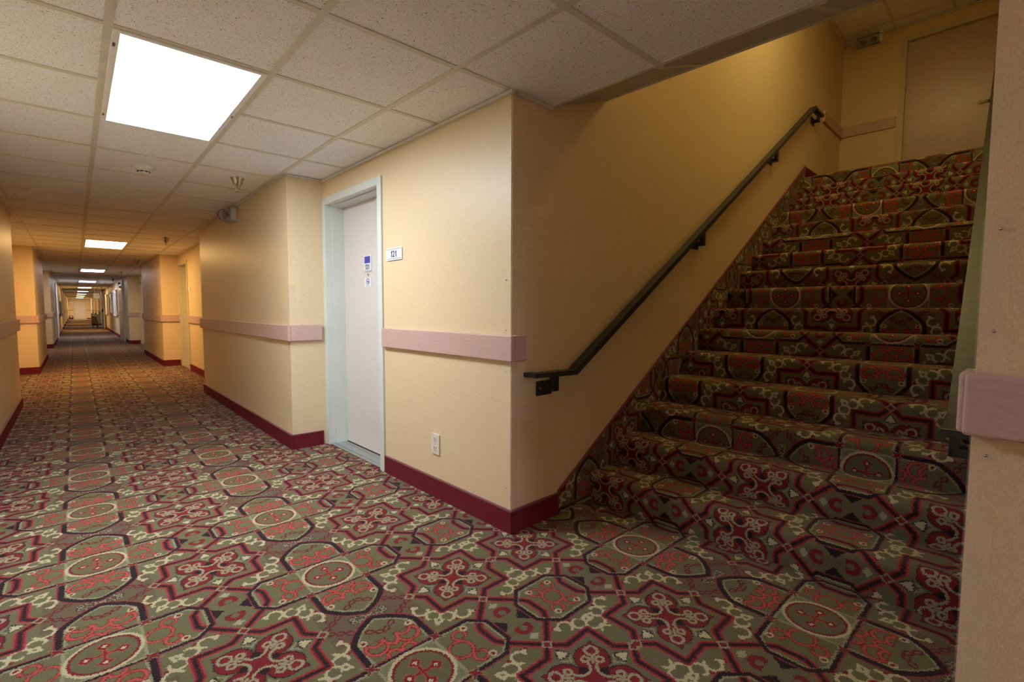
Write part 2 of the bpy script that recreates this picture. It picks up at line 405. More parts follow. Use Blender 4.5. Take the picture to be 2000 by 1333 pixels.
struct(b.build('trim_1',GRID),'cream metal grid bars holding the corridor ceiling tiles','ceiling grid')
b=MB(FS); w=.012
for y in (-.51,-1.04):
    b.add([(.257,y-w,ZC-.001),(.257,y+w,ZC-.001),(.665,y+w,2.078),(.665,y-w,2.078),(.257,y-w,ZC+.01),(.257,y+w,ZC+.01),(.665,y+w,2.09),(.665,y-w,2.09)],[(0,3,2,1),(4,5,6,7),(0,1,5,4),(1,2,6,5),(2,3,7,6),(3,0,4,7)])
b.box(.240,.259,YW,-.002,ZC-.004,ZC+.01); b.box(.650,.668,YW,-.002,2.074,2.092)
b.box(.018,.245,-.016,-.0005,ZC-.018,ZC)
struct(b.build('trim_2',GRID),'metal edging of the sloping soffit','ceiling trim')
b=MB(FA); b.box(-.016,1.99,-.016,-.0005,ZC-.018,ZC-.0045); struct(b.build('trim_3',GRID),'metal wall angle above the room 121 door','ceiling trim')
b=MB(); b.box(XR-.016,XR-.0005,3.56,6.74,ZC-.016,ZC-.0045); b.box(XR,1.36,3.556,3.571,ZC-.016,ZC-.0045); b.box(XL+.0005,XL+.016,YB,6.95,ZC-.016,ZC-.0045)
struct(b.build('trim_4',GRID),'metal wall angles of the corridor blocks','ceiling trim')
b=MB(FS)
for x in (4.63,5.13): b.box(x-.012,x+.012,YW,0,ZU-.004,ZU)
for y in (-.03,-.47,-.95): b.box(.67,FX,y-.012,y+.012,ZU-.0045,ZU)
b.box(FX-.016,FX-.0005,YW,0,ZU-.02,ZU-.005)
struct(b.build('trim_5',GRID),'grid bars of the upper stair ceiling','ceiling grid')
# ---- thin painted beads in the wall corners
b=MB(); b.box(XR-.0012,XR+.0012,3.5705,3.5732,HB,ZC-.005); struct(b.build('trim_90',BEAD),'thin painted bead on the corner left of the mint door frame','corner bead')
b=MB(); b.box(1.3665,1.3695,3.5690,3.5719,HB,ZC-.02); struct(b.build('trim_91',BEAD),'thin painted bead in the inner corner left of the mint door frame','corner bead')
b=MB(FS); b.box(FX-.003,FX-.0003,-.003,-.0003,ZL+HB,3.01); b.box(FX-.003,FX-.0003,-.003,-.0003,3.13,ZU-.02); struct(b.build('trim_92',BEAD),'thin painted bead in the corner at the top of the stairs','corner bead')
# ---- walls
def wall(name, fr, s0, s1, z0, z1, th, ops=(), label=None, y0=0.):
    b=MB(fr); s=s0
    for a,c,t in sorted(ops):
        b.box(s,a,y0,y0+th,z0,z1); b.box(a,c,y0,y0+th,t,z1); s=c
    b.box(s,s1,y0,y0+th,z0,z1)
    return struct(b.build(name,PAPER),label,'wall' if label else None)
wall('wall_right',FA,.004,1.995,0,ZC,.14,[(1.165,1.955,1.755)],'brightly lit tan wall between the room 121 door and the stair corner')
b=MB(FS); b.box(.004,FX+.1,0,.12,0,ZU+.05); struct(b.build('wall_stair',PAPER),'tall tan wall carrying the handrail on the left of the stairs','wall')
b=MB(FSR); b.prism([(-.15,YW-.12),(FX+.1,YW-.12),(FX+.1,YW),(-.15,YW)],0,ZU+.05); struct(b.build('wall_stair',PAPER),'tan wall on the right of the stairs','wall')
def FD(p): return FS((FX+p[1],-p[0],p[2]))
wall('wall_landing',FD,-.1,1.60,2.2,ZU+.05,.12,[(.565,1.305,3.905)],'dim ochre wall around the door at the top of the stairs')
b=MB(FS); b.box(.48,.66,YW-.01,.0,2.125,ZU+.05); struct(b.build('wall_shaft',PAPER),'wall above the soffit closing the stair shaft','wall')
b=MB(); b.box(XN,XN+.45,YB,YN,0,ZC); struct(b.build('wall_near',PAPER),'veined tan wall at the right edge beside the stairs','wall')
RB=[(3.572,6.73),(10.28,13.4),(17.3,34.6),(37.2,40.2),(43.8,46.8),(50.4,53.4),(56.6,YE)]
LB=[(YB,6.95),(10.3,13.3),(16.65,29.),(31.5,34.5),(37.5,40.5),(44,47),(50.5,53.5),(57,YE)]
for i,(a,c) in enumerate(RB):
    b=MB(); b.box(XR,XRR+.02,a,c,0,ZC); struct(b.build('wall_right',PAPER),['first tan wall block past the room 121 door','second tan wall block on the right, orange lit','long pale wall with windows on the right','far wall block on the right'][min(i,3)],'wall')
for i,(a,c) in enumerate(LB):
    b=MB(); b.box(XLL-.02,XL,a,c,0,ZC); struct(b.build('wall_left',PAPER),['tan wall at the left edge of the view','second wall block on the left, orange lit end','third wall block on the left with the dark board','far wall block on the left'][min(i,3)],'wall')
def FR(p): return (XRR+p[1],p[0],p[2])
def FL(p): return (XLL-p[1],p[0],p[2])
RD=[(9.40,10.18),(16.42,17.2),(36.3,37.1),(42.9,43.7),(49.5,50.3),(55.7,56.5)]
LD=[(7.2,8.0),(15.8,16.5),(30.6,31.4),(36.6,37.4),(43.1,43.9),(49.6,50.4),(56.1,56.9)]
wall('wall_right',FR,6.70,YE,0,ZC,.14,[(a-.01,c+.01,1.755) for a,c in RD],'recessed tan wall behind the right blocks')
wall('wall_left',FL,6.90,YE,0,ZC,.14,[(a-.01,c+.01,1.755) for a,c in LD],'recessed tan wall behind the left blocks')
def FE(p): return (p[0],YE+p[1],p[2])
wall('wall_end',FE,XLL-.1,XRR+.15,0,ZC,.14,[(-.06,.76,1.69)],'yellow wall closing the far end of the corridor')
b=MB(); b.box(-1,1.7,YB-.15,YB,0,ZC); struct(b.build('wall_back',PAPER))
b=MB(); b.box(1.10,1.37,3.5735,3.70,0,.001)
# ---- baseboards and bumper rails
ntrim=[5]
HB=.105; TB=.012; BZ0,BZ1=.775,.888; TT=.024
def runs(fr, segs, name_b, lab_b, lab_t, base=True, bump_=True):
    """segs: boxes (x0,x1,y0,y1,side) of zero-thickness wall faces given as thick/proud boxes"""
    if base:
        b=MB(fr); c=MB(fr)
        for f in segs:
            b.box(*f(TB),0,HB-.006); c.box(*f(TB+.002),HB-.006,HB)
        o=struct(b.build(name_b,RED),lab_b,'baseboard'); struct(c.build('base_cap',REDCAP,parent=o)) ; o.children[0]['kind']='structure'
    if bump_:
        b=MB(fr)
        for f in segs: b.box(*f(TT),BZ0,BZ1)
        ntrim[0]+=1; struct(b.build('trim_%d'%ntrim[0],RAILWOOD,bevel=.004),lab_t,'bumper rail')
g=.0006
runs(FA,[lambda t:(-t,1.118,-t,-g)],'baseboard_right','crimson carpet baseboard under the electrical outlet','pinkish wood-grain bumper rail between the room 121 door and the corner')
b=MB(FS); b.box(0,.315,-TB,-g,0,HB-.006); o=struct(b.build('baseboard_stair',RED),'short crimson baseboard around the corner at the foot of the stairs','baseboard'); b=MB(FS); b.box(0,.315,-TB-.002,-g,HB-.006,HB); struct(b.build('base_cap',REDCAP,parent=o))
b=MB(FS); b.box(0.002,.075,-.022,-g,BZ0,BZ1); ntrim[0]+=1; struct(b.build('trim_%d'%ntrim[0],RAILWOOD,bevel=.004),'end block of the bumper rail wrapped round the stair corner','bumper rail')
for i,(a,c) in enumerate(RB):
    nm=['first block past room 121','second block on the right','long windowed wall','fourth right block','fifth right block','sixth right block','last right block'][i]
    if i==2:
        sg=[lambda t,a=a,c=18.6:(XR-t,XR-g,a-t,c), lambda t,a=20.2,c=c:(XR-t,XR-g,a,c+t)]
    else: sg=[lambda t,a=a,c=c:(XR-t,XR-g,a-t,c+t)]
    sg+= [lambda t,a=a:(XR,XRR-.04 if i==0 else XRR-.02,a-t,a-g)]
    if c<YE-1: sg+=[lambda t,c=c:(XR,XRR-.02,c+g,c+t)]
    runs(F0,sg,'baseboard_right','crimson baseboard around the '+nm,'bumper rail around the '+nm)
for i,(a,c) in enumerate(LB):
    nm=['near left wall','second left block','third left block','fourth left block','fifth left block','sixth left block','seventh left block','last left block'][i]
    sg=[lambda t,a=a,c=c:(XL+g,XL+t,a-(t if i else 0),c+t)]
    if i==2: sg=[lambda t,a=a:(XL+g,XL+t,a-t,20.9), lambda t,c=c:(XL+g,XL+t,22.75,c+t)]
    if i: sg+=[lambda t,a=a:(XLL+.02,XL,a-t,a-g)]
    if c<YE-1: sg+=[lambda t,c=c:(XLL+.02,XL,c+g,c+t)]
    runs(F0,sg,'baseboard_left','crimson baseboard around the '+nm,'bumper rail around the '+nm)
def between(blocks, doors, y0, y1):
    out=[]; pts=[]; y=y0
    for a,c in blocks+[(y1,y1)]:
        if a>y: pts.append((y,a))
        y=max(y,c)
    for a,c in pts:
        s=a+.03
        for d0,d1 in doors:
            if d0<c and d1>a:
                if d0-.05>s: out.append((s,d0-.05))
                s=d1+.05
        if s<c-.03: out.append((s,c-.03))
    return out
segs=between(RB,RD,6.73,YE); runs(F0,[lambda t,a=a,c=c:(XRR-t,XRR-g,a,c) for a,c in segs],'baseboard_right','crimson baseboard in the right recesses','bumper rail in the right recesses')
segs=between(LB[1:],LD,6.95,YE); runs(F0,[lambda t,a=a,c=c:(XLL+g,XLL+t,a,c) for a,c in segs],'baseboard_left','crimson baseboard in the left recesses','bumper rail in the left recesses')
runs(F0,[lambda t:(XL+.03,-.11,YE-t,YE-g), lambda t:(.81,XR-.03,YE-t,YE-g)],'baseboard_end','crimson baseboard on the end wall','bumper rail on the end wall')
runs(F0,[lambda t:(XN-t,XN-g,YB,YN+t)],'baseboard_near','crimson baseboard of the near right wall','mauve-pink bumper rail on the near wall at the right edge',True,False)
b=MB(); b.box(XN-TT,XN-g,YB,YN+.012,BZ0,BZ1); b.box(XN+.0,XN+.10,YN+g,YN+.022,BZ0,BZ1); ntrim[0]+=1
struct(b.build('trim_%d'%ntrim[0],RAILWOOD,bevel=.007,seg=3),'large mauve-pink bumper rail end on the near wall at the right edge','bumper rail')
# landing runs
b=MB(FS); b.box(4.03,FX,-TB,-g,ZL+.0005,ZL+HB); o=struct(b.build('baseboard_landing',RED),'crimson baseboard at the top of the stairs','baseboard')
b=MB(FS); b.box(4.59,FX,-.02,-g,3.012,3.125); b.box(FX-.02,FX-g,-.515,-.02,3.012,3.125); ntrim[0]+=1
struct(b.build('trim_%d'%ntrim[0],RAILWOOD,bevel=.003),'bumper rail beside the door at the top of the stairs','bumper rail')
# =================================================================== DOORS
def door_unit(num, fr, s0, s1, z0, top, frm, skin, label, hinge_hi=True, dep=.126, lever=None, cw=.045):
    root=thing('door_%d'%num,label,'door',((s0+s1)/2,0,z0),fr=fr,kind='structure')
    b=MB(fr); t=top
    b.box(s0-cw,s0,-.012,-g,z0,t+cw); b.box(s1,s1+cw,-.012,-g,z0,t+cw); b.box(s0,s1,-.012,-g,t,t+cw)
    b.box(s0-.004,s0+.004,-.012,.036,z0,t); b.box(s1-.004,s1+.004,-.012,.036,z0,t); b.box(s0,s1,-.012,.036,t-.004,t+.004)
    b.box(s0-.004,s0+.012,.036,dep,z0,t-.012); b.box(s1-.012,s1+.004,.036,dep,z0,t-.012); b.box(s0-.004,s1+.004,.036,dep,t-.012,t+.004)
    b.build('door_frame',frm,root,bevel=.0018)
    b=MB(fr); b.box(s0+.006,s1-.006,dep,dep+.035,z0+.012,t-.004); pn=b.build('door_panel',skin,root,bevel=.001)
    b=MB(fr); b.box(s0+.002,s1-.002,dep+.036,dep+.05,z0,t+.02); b.build('dark_gap',DARK,root)
    b=MB(fr); b.box(s0+.013,s1-.013,.004,dep-.002,z0+.0006,z0+.006); b.box(s0+.013,s1-.013,.030,.040,z0+.006,z0+.009); b.box(s0+.013,s1-.013,.09,.10,z0+.006,z0+.009); b.build('threshold',BRONZE,root)
    if lever is not None:
        s,z,dr=lever
        b=MB(fr); b.lathe([(0,0),(.022,0),(.022,.006),(.018,.010),(.008,.012),(.008,.04)],(s,dep,z),(0,-1,0),20)
        b.tube([(s,dep-.038,z),(s+dr*.03,dep-.042,z+.002),(s+dr*.095,dep-.038,z-.004)],[.009,.008,.006],10)
        b.build('lever_handle',STEEL,root)
    return root,pn
d1,pn=door_unit(1,FA,1.172,1.952,.0,1.75,MINT,DOORSKIN,'pale grey-pink door of room 121 in a mint frame')
b=MB(FA); b.lathe([(0,0),(.0085,0),(.0085,.004),(.005,.004)],(1.567,.126,1.237),(0,-1,0),16); b.build('peephole',BRASSY,d1)
b=MB(FA); b.box(1.178,1.186,.1245,.130,.88,.92); b.build('latch_plate',DARK,d1)
d2,_=door_unit(2,FD,.575,1.295,ZL,3.90,CREAMFR,DOORSKIN2,'pale brown door with a lever handle at the top of the stairs',lever=(1.250,3.09,-1),dep=.03,cw=.045)
names=['cream framed door behind the orange-lit block on the right','door at the far side of the second right block','door in the third right recess','door in the fourth right recess','door in the fifth right recess','door in the last right recess']
for i,(a,c) in enumerate(RD): door_unit(3+i,FR,a,c,0,1.745,CREAMFR,DOORSKIN,names[i])
names=['door hidden in the first left recess','door in the second left recess','door in the third left recess','door in the fourth left recess','door in the fifth left recess','door in the sixth left recess','door in the last left recess']
for i,(a,c) in enumerate(LD): door_unit(9+i,FL,a,c,0,1.745,MINT,DOORSKIN,names[i])
door_unit(16,FE,-.05,.75,0,1.68,CREAMFR,DOORSKIN,'pale door closing the far end of the corridor',lever=(.05,.88,1),dep=.02)
# held-open steel door against the right wall, and flush mint door on the left wall
def FRW(p): return (XR-p[1],p[0],p[2])
def FLW(p): return (XL+p[1],p[0],p[2])
r=thing('door_17','polished steel fire door held open against the right wall','door',(19.4,.05,0),fr=FRW,kind='structure')
b=MB(FRW); b.box(18.75,20.1,.03,.06,.02,1.74); b.build('door_panel',STEEL,r,bevel=.002)
b=MB(FRW); b.box(18.85,19.2,.06,.09,1.62,1.68); b.build('door_closer',GREYM,r)
b=MB(FRW); b.box(18.9,19.9,.075,.095,.83,.88); b.box(18.95,19.0,.06,.08,.84,.87); b.box(19.8,19.85,.06,.08,.84,.87); b.build('push_bar',STEEL,r)
b=MB(FRW); b.box(18.66,18.74,.0006,.035,0,1.84); b.box(20.12,20.2,.0006,.05,0,1.84); b.build('door_frame',MINT,r)
r=thing('door_18','dark edged fire door standing open far down the right wall','door',(32.6,.05,0),fr=FRW,kind='structure')
b=MB(FRW); b.box(31.1,32.6,.03,.07,.02,1.78); b.build('door_panel',GREYM,r); b=MB(FRW); b.box(32.7,34.3,.0006,.06,0,1.86); b.build('door_frame',MINT,r)
b=MB(FRW); b.box(31.3,31.6,.07,.12,.82,.98); b.build('push_bar',DARK,r)
r=thing('door_19','narrow mint framed door flush with the left wall','door',(21.8,.01,0),fr=FLW,kind='structure')
b=MB(FLW); b.box(20.95,21.06,.0006,.02,0,1.8); b.box(22.6,22.7,.0006,.02,0,1.8); b.box(21.06,22.6,.0006,.02,1.72,1.8); b.build('door_frame',MINT,r)
b=MB(FLW); b.box(21.07,22.59,.0006,.010,.01,1.715); b.build('door_panel',DOORSKIN,r)
# windows in the long right wall
PANE1=simple('pale_blue_glass',(.62,.70,.80),.12,var=.03); PANE2=simple('grey_glass',(.25,.24,.26),.1,var=.05); PANE3=simple('cream_glass',(.75,.68,.52),.15,var=.03)
for i,(a,c,z0,z1,mt,lb) in enumerate([(21.7,23.4,.76,1.60,PANE1,'tall window with pale blue blind, nearest on the right wall'),(24.9,26.6,.84,1.58,PANE2,'grey window in the middle of the right wall row'),(28.3,29.9,.75,1.58,PANE3,'cream window, farthest of the right wall row')]):
    r=thing('window_%d'%(i+1),lb,'window',((a+c)/2,0,z0),fr=FRW,kind='structure')
    b=MB(FRW); b.box(a,a+.06,.0006,.045,z0,z1); b.box(c-.06,c,.0006,.045,z0,z1); b.box(a-.04,c+.04,.0006,.055,z1,z1+.05); b.box(a-.04,c+.04,.0006,.05,z0-.03,z0); b.build('window_frame',WHITE,r)
    b=MB(FRW); b.box(a+.06,c-.06,.0006,.03,z0,z1); b.build('window_pane',mt,r)
# =================================================================== STAIRS
NS=16
nx=lambda k:.565+.251*k-.0015*k*k
nz_=lambda k:.15+.1475*k-.00015*k*k*0 if k<15 else ZL
nz_=lambda k:.15+(ZL-.15)*k/15.
stairs=thing('staircase','carpeted flight of stairs in patterned crimson and olive carpet rising to the landing','stairs',(.565,-.74,0),fr=FS)
PH={3:-.11,4:-.11,5:-.03,6:.3355,7:.075,8:-.19,9:.23,10:-.05,11:.3355}
SUB=24
arc_base=1.298
for k in range(NS):
    x0=nx(k); z1=nz_(k); z0=nz_(k-1) if k else 0.
    x1=nx(k+1)+.016 if k<15 else FX-.001
    r=.030
    prof=[(x0+.014,z0+.0),(x0+.010,z0+.05),(x0+.004,z1-1.8*r),(x0,z1-r)]
    prof+=[(x0+r-r*math.cos(t),z1-r+r*math.sin(t)) for t in [math.pi/2*i/6 for i in range(1,7)]]
    top=[(x0+r+(x1-x0-r)*i/6,z1) for i in range(1,7)]
    prof+=top
    L=[0]
    for i in range(1,len(prof)): L.append(L[-1]+math.dist(prof[i-1],prof[i]))
    nose=L[9]
    ya,yb=YW+.014,-.0125; n=len(prof); b=MB(FS); vs=[]; uvs=[]
    for j in range(SUB+1):
        for i,(x,z) in enumerate(prof):
            yl=ya+.0235*x; y=yl+(yb-yl)*j/SUB
            sag=0
            if k<3 and 3<=i<=10: sag=.005*math.sin(9*y+2*k)+.003*math.sin(23*y+k)
            vs.append((x-sag*.8,y,z+sag*.5-(0 if not(k<3 and 3<=i<=10) else .002)))
            if k<3: uvs.append((arc_base+L[i], y-.233+13.42))
            elif k<12:
                c0=-.405 if k>3 else -.814
                uvs.append(((y-c0)-6.7, 13.42+PH[k]+(L[i]-nose)))
            else: uvs.append((10.5+.04+(k-12)*.385+(L[i]-nose), y+.649+13.42))
    b.add(vs,[(j*n+i,j*n+i+1,(j+1)*n+i+1,(j+1)*n+i) for j in range(SUB) for i in range(n-1)],smooth=True)
    arc_base+=L[-1]
    b.build('step',CARPET,stairs,uvf=lambda i,u=uvs:u[i])
# carcass under the carpet
b=MB(FS)
for k in range(NS):
    b.box(nx(k)+.03,(nx(k+1)+.03) if k<15 else FX-.001,YW+.03+.0235*nx(k+1),-.0125,0.001 if k<1 else nz_(k-1)-.15,nz_(k)-.014)
b.build('carcass',PLY,stairs)
def skirt(y0,y1,face):
    FS_=FS if face<0 else FSR
    b=MB(FS_); P=[(.316,0.0005),(.316,.104),(4.03,2.425),(4.03,2.2),(.62,.0005)]
    if face>0: P=P[::-1]
    vs=[(x,y0,z) for x,z in P]+[(x,y1,z) for x,z in P]; n=len(P)
    b.add(vs,[tuple(range(n)),tuple(range(2*n-1,n-1,-1))]+[(i,n+i,n+(i+1)%n,(i+1)%n) for i in range(n)])
    uv=[(v[0]*1.0+2.6,v[2]*1.0+13.5) for v in vs]
    b.build('skirt_board',CARPET,stairs,uvf=lambda i:uv[i])
    b=MB(FS_); q=.011
    b.add([(.316,y0-.001,.104),(4.03,y0-.001,2.425),(4.03,y0-.001,2.425+q),(.316,y0-.001,.104+q),(.316,y1+.001*0,.104),(4.03,y1,2.425),(4.03,y1,2.425+q),(.316,y1,.104+q)],[(0,1,2,3),(7,6,5,4),(0,4,5,1),(1,5,6,2),(2,6,7,3),(3,7,4,0)])
    b.build('skirt_cap',REDCAP,stairs)
skirt(-.0120,-.0008,-1); skirt(YW+.0135,YW+.0008,1)
# =================================================================== HANDRAILS
def handrail(y_wall, sg, label):
    FS_=FS if sg<0 else FSR
    root=thing('handrail',label,'handrail',(.075,y_wall,.70),fr=FS_)
    y0,y1=sorted((y_wall+sg*.025,y_wall+sg*.075))
    t=.020
    P=[(.075,.719),(.357,.714),(4.055,3.003),(4.343,2.995),(4.343,2.995-t),(4.070,2.978),(.372,.714-t*1.25),(.075,.719-t)]
    b=MB(FS_); b.extr(P,1,y0,y1)
    b.build('rail_bar',BLACK,root,bevel=.003)
    b=MB(FS_)
    ya,yb=sorted((y_wall+sg*.0008,y_wall+sg*.0249))
    b.box(.0751,.122,ya,yb,.6995,.7185); b.build('return_end',BLACK,root,bevel=.002)
    for cx,cz in ((.21,.636),(1.70,1.445),(3.05,2.28),(4.215,2.915)):
        ya,yb=sorted((y_wall+sg*.0006,y_wall+sg*.008))
        b=MB(FS_); b.box(cx-.052,cx+.052,ya,yb,cz-.034,cz+.034)
        ya,yb=sorted((y_wall+sg*.008,y_wall+sg*.062)); b.box(cx-.004,cx+.040,ya,yb,cz-.012,cz+.012)
        ya,yb=sorted((y_wall+sg*.040,y_wall+sg*.062)); zt=(.700 if cx<.36 else (2.985 if cx>4.07 else .70+(cx-.36)*.6195))
        b.box(cx-.004,cx+.040,ya,yb,cz-.012,zt-.004)
        br=b.build('bracket',BLACK,root,bevel=.0015)
        b=MB(FS_); b.lathe([(0,.004),(.006,.003),(.007,0)],(cx-.03,y_wall+sg*.008,cz),(0,sg,0),12); b.build('screw_head',STEEL,br)
handrail(0.,-1,'black flat handrail on the tan wall left of the stairs')
handrail(YW,1,'black flat handrail on the right of the stairs, seen end on')
# =================================================================== CORNER GUARDS
def guard(fr, boxes, screws, at, label):
    root=thing('corner_guard',label,'corner guard',at,fr=fr)
    b=MB(fr)
    for q in boxes: b.box(*q)
    b.build('plastic_strip',GUARD,root)
    for c,ax in screws:
        b=MB(fr); b.lathe([(0,.003),(.0028,.002),(.003,0)],c,ax,10); b.build('screw',BRASSY,root)
guard(FA,[(-.0028,.045,-.0028,-.0006,z0,z1) for z0,z1 in ((.107,.774),(.889,1.17))]+[(-.0028,-.0006,-.0006,.034,z0,z1) for z0,z1 in ((.107,.774),(.889,1.17))],[((.03,-.0028,z),(0,-1,0)) for z in (1.13,.91,.73,.2)],(0,0,.1),'clear plastic corner guard on the wall corner at the foot of the stairs')
guard(F0,[(XR-.0028,XR-.0006,3.5692,3.617,z0,z1) for z0,z1 in ((.107,.774),(.889,1.17))]+[(XR-.0006,XR+.045,3.5692,3.5714,z0,z1) for z0,z1 in ((.107,.774),(.889,1.17))],[((XR-.0028,3.60,z),(-1,0,0)) for z in (1.13,.73)],(XR,3.57,.1),'clear plastic corner guard on the block corner left of the room 121 door')
guard(F0,[(XN-.003,XN-.0006,YN-.036,YN+.0025,z0,z1) for z0,z1 in ((.107,.774),(.889,1.165))]+[(XN-.0006,XN+.035,YN+.0006,YN+.0025,z0,z1) for z0,z1 in ((.107,.774),(.889,1.165))],[((XN-.003,YN-.021,z),(-1,0,0)) for z in (1.145,.965,.74)],(XN,YN,.1),'clear plastic corner guard on the near wall at the right edge')
# =================================================================== SIGNS AND OUTLET
def text_part(fr, txt, sc_, zc, h, nn, mat, parent, name='numerals', sx=.8, bold=.012):
    cu=bpy.data.curves.new(name,'FONT'); cu.body=txt; cu.size=1.; cu.offset=bold; cu.extrude=.01; cu.align_x='CENTER'; cu.align_y='CENTER'
    o=bpy.data.objects.new('tmp',cu); COL.objects.link(o); dg=bpy.context.evaluated_depsgraph_get(); me=bpy.data.meshes.new_from_object(o.evaluated_get(dg))
    xs=[v.co.x for v in me.vertices]; ys=[v.co.y for v in me.vertices]; cx=(min(xs)+max(xs))/2; cy=(min(ys)+max(ys))/2; k=h/(max(ys)-min(ys))
    b=MB(fr); b.add([(sc_-(v.co.x-cx)*k*sx, nn-(v.co.z>0)*.0015, zc+(v.co.y-cy)*k) for v in me.vertices],[tuple(p.vertices) for p in me.polygons])
    bpy.data.objects.remove(o); bpy.data.curves.remove(cu); bpy.data.meshes.remove(me)
    return b.build(name,mat,parent)
ONE=[(.16,0),(.34,0),(.34,1),(.22,1),(.16,.88),(0,.80),(0,.66),(.16,.72)]
def number_121(fr, sc_, zc, h, nn, mat, parent, sx=.8):
    # 1 - 2 - 1 : the outer figures drawn with a flag, the 2 from lettering
    w1=.34*sx*h; gap=.27*sx*h; w2=.52*sx*h; tot=2*w1+w2+2*gap; s=sc_+tot/2
    text_part(fr,'2',sc_,zc,h,nn,mat,parent,sx=sx)
    for left in (s, sc_-w2/2-gap):
        b=MB(fr); b.extr([(left-x*sx*h, zc-h/2+z*h) for x,z in ONE],1,nn-.0015,nn); b.build('numerals',mat,parent)
def rrect(b, s0,s1,z0,z1,n0,n1,r,k=5):
    P=[]
    for cx,cz,a in ((s1-r,z1-r,0),(s0+r,z1-r,90),(s0+r,z0+r,180),(s1-r,z0+r,270)):
        for i in range(k+1): t=math.radians(a+90*i/k); P.append((cx+r*math.cos(t),cz+r*math.sin(t)))
    b.extr(P,1,n0,n1)
r=thing('room_number_sign','white plate reading 121 on the wall right of the mint door frame','sign',(.989,0,1.285),fr=FA)
b=MB(FA); rrect(b,.900,1.078,1.285,1.356,-.007,-.0006,.008); b.build('plate',SIGNW,r)
b=MB(FA); b.box(.910,1.068,-.0078,-.0071,1.3475,1.3495); b.box(.910,1.068,-.0078,-.0071,1.2925,1.2945); b.build('border_line',INK,r)
number_121(FA,.990,1.3215,.037,-.0071,INK,r,sx=.95)
DN=.126
r=thing('room_number_sign','upright blue and white plate reading 121 on the mint framed door','sign',(1.566,DN,1.258),fr=FA)
b=MB(FA); rrect(b,1.514,1.619,1.258,1.368,DN-.006,DN-.0006,.007); b.build('plate',SIGNW,r)
b=MB(FA); b.box(1.528,1.608,DN-.0072,DN-.0061,1.315,1.361); b.build('blue_panel',BLUE,r)
b=MB(FA); b.box(1.522,1.612,DN-.0072,DN-.0061,1.264,1.266); b.build('border_line',INK,r)
number_121(FA,1.570,1.2905,.034,DN-.0061,INK,r,sx=.90)
r=thing('no_smoking_sign','small white no smoking sticker under the peephole of the mint framed door','sign',(1.57,DN,1.152),fr=FA)
b=MB(FA); rrect(b,1.522,1.617,1.152,1.216,DN-.003,DN-.0006,.004); b.build('plate',SIGNW,r)
b=MB(FA); c0=(1.570,1.1905); R0,R1=.0215,.0175; ns=28
vs=[];
for q,n_ in ((R0,DN-.0031),(R1,DN-.0031),(R1,DN-.0042),(R0,DN-.0042)):
    vs+=[(c0[0]+q*math.cos(2*math.pi*i/ns),n_,c0[1]+q*math.sin(2*math.pi*i/ns)) for i in range(ns)]
b.add(vs,[(a*ns+i,a*ns+(i+1)%ns,((a+1)%4)*ns+(i+1)%ns,((a+1)%4)*ns+i) for a in range(4) for i in range(ns)])
b.add([(c0[0]+x,n_,c0[1]+z) for n_ in (DN-.0031,DN-.0042) for x,z in ((-.014,-.0115),(-.0115,-.014),(.014,.0115),(.0115,.014))],[(0,1,2,3),(7,6,5,4),(0,4,5,1),(1,5,6,2),(2,6,7,3),(3,7,4,0)])
b.box(c0[0]-.013,c0[0]+.010,DN-.0042,DN-.0031,c0[1]-.004,c0[1]+.0005)
b.build('prohibition_ring',BLUE,r)
b=MB(FA); b.box(1.545,1.595,DN-.0042,DN-.0031,1.1585,1.161); b.build('caption_line',BLUE,r)
r=thing('electrical_outlet','ivory duplex outlet low on the tan wall right of the mint framed door','outlet',(.581,0,.235),fr=FA)
b=MB(FA); rrect(b,.546,.616,.234,.341,-.0075,-.0006,.005); b.build('cover_plate',IVORY,r,bevel=.0015)
for z in (.312,.264):
    b=MB(FA); rrect(b,.567,.595,z-.0155,z+.0155,-.0095,-.0076,.010); so=b.build('socket',IVORY,r)
    b=MB(FA); b.box(.573,.5752,-.0102,-.0096,z-.001,z+.009); b.box(.587,.5895,-.0102,-.0096,z-.002,z+.009); b.lathe([(0,.0006),(.003,.0004),(.003,0)],(.581,-.0096,z-.008),(0,-1,0),10); b.build('socket_slots',DARK,so)
b=MB(FA); b.lathe([(0,.001),(.0028,.0006),(.003,0)],(.581,-.0076,.288),(0,-1,0),10); b.build('screw',STEEL,r)
# =================================================================== CEILING LIGHTS
CO={'neutral':(.90,.985,1.06),'orange':(1.,.60,.22),'violet':(1.,.84,.72),'cool':(.95,.93,1.06),'warm':(1.,.70,.34)}
kinds=['neutral','orange','violet','cool','warm','violet','warm','warm','end']
labs=['large ceiling light panel nearest the camera, above the room 121 door','second ceiling light panel, above the orange lit stretch','third ceiling light panel down the corridor','fourth ceiling light panel down the corridor','fifth ceiling light panel down the corridor','sixth ceiling light panel, thin with distance','seventh ceiling light panel, close to the end','eighth ceiling light panel, next to last','farthest ceiling light panel, by the end door']
CO['end']=(1.,.80,.50)
STR={'end':S_END,'neutral':S_NEU,'orange':S_OR,'violet':S_VI,'cool':S_CO,'warm':S_WA}
EM={k:emitter('lamp_diffuser_'+k,CO[k],STR[k]) for k in CO}
EM['back']=emitter('lamp_diffuser_back',(.90,.89,1.28),S_BACK)
TRIMM=simple('light_trim_metal',(.86,.88,.90),.3,.0,var=.02)
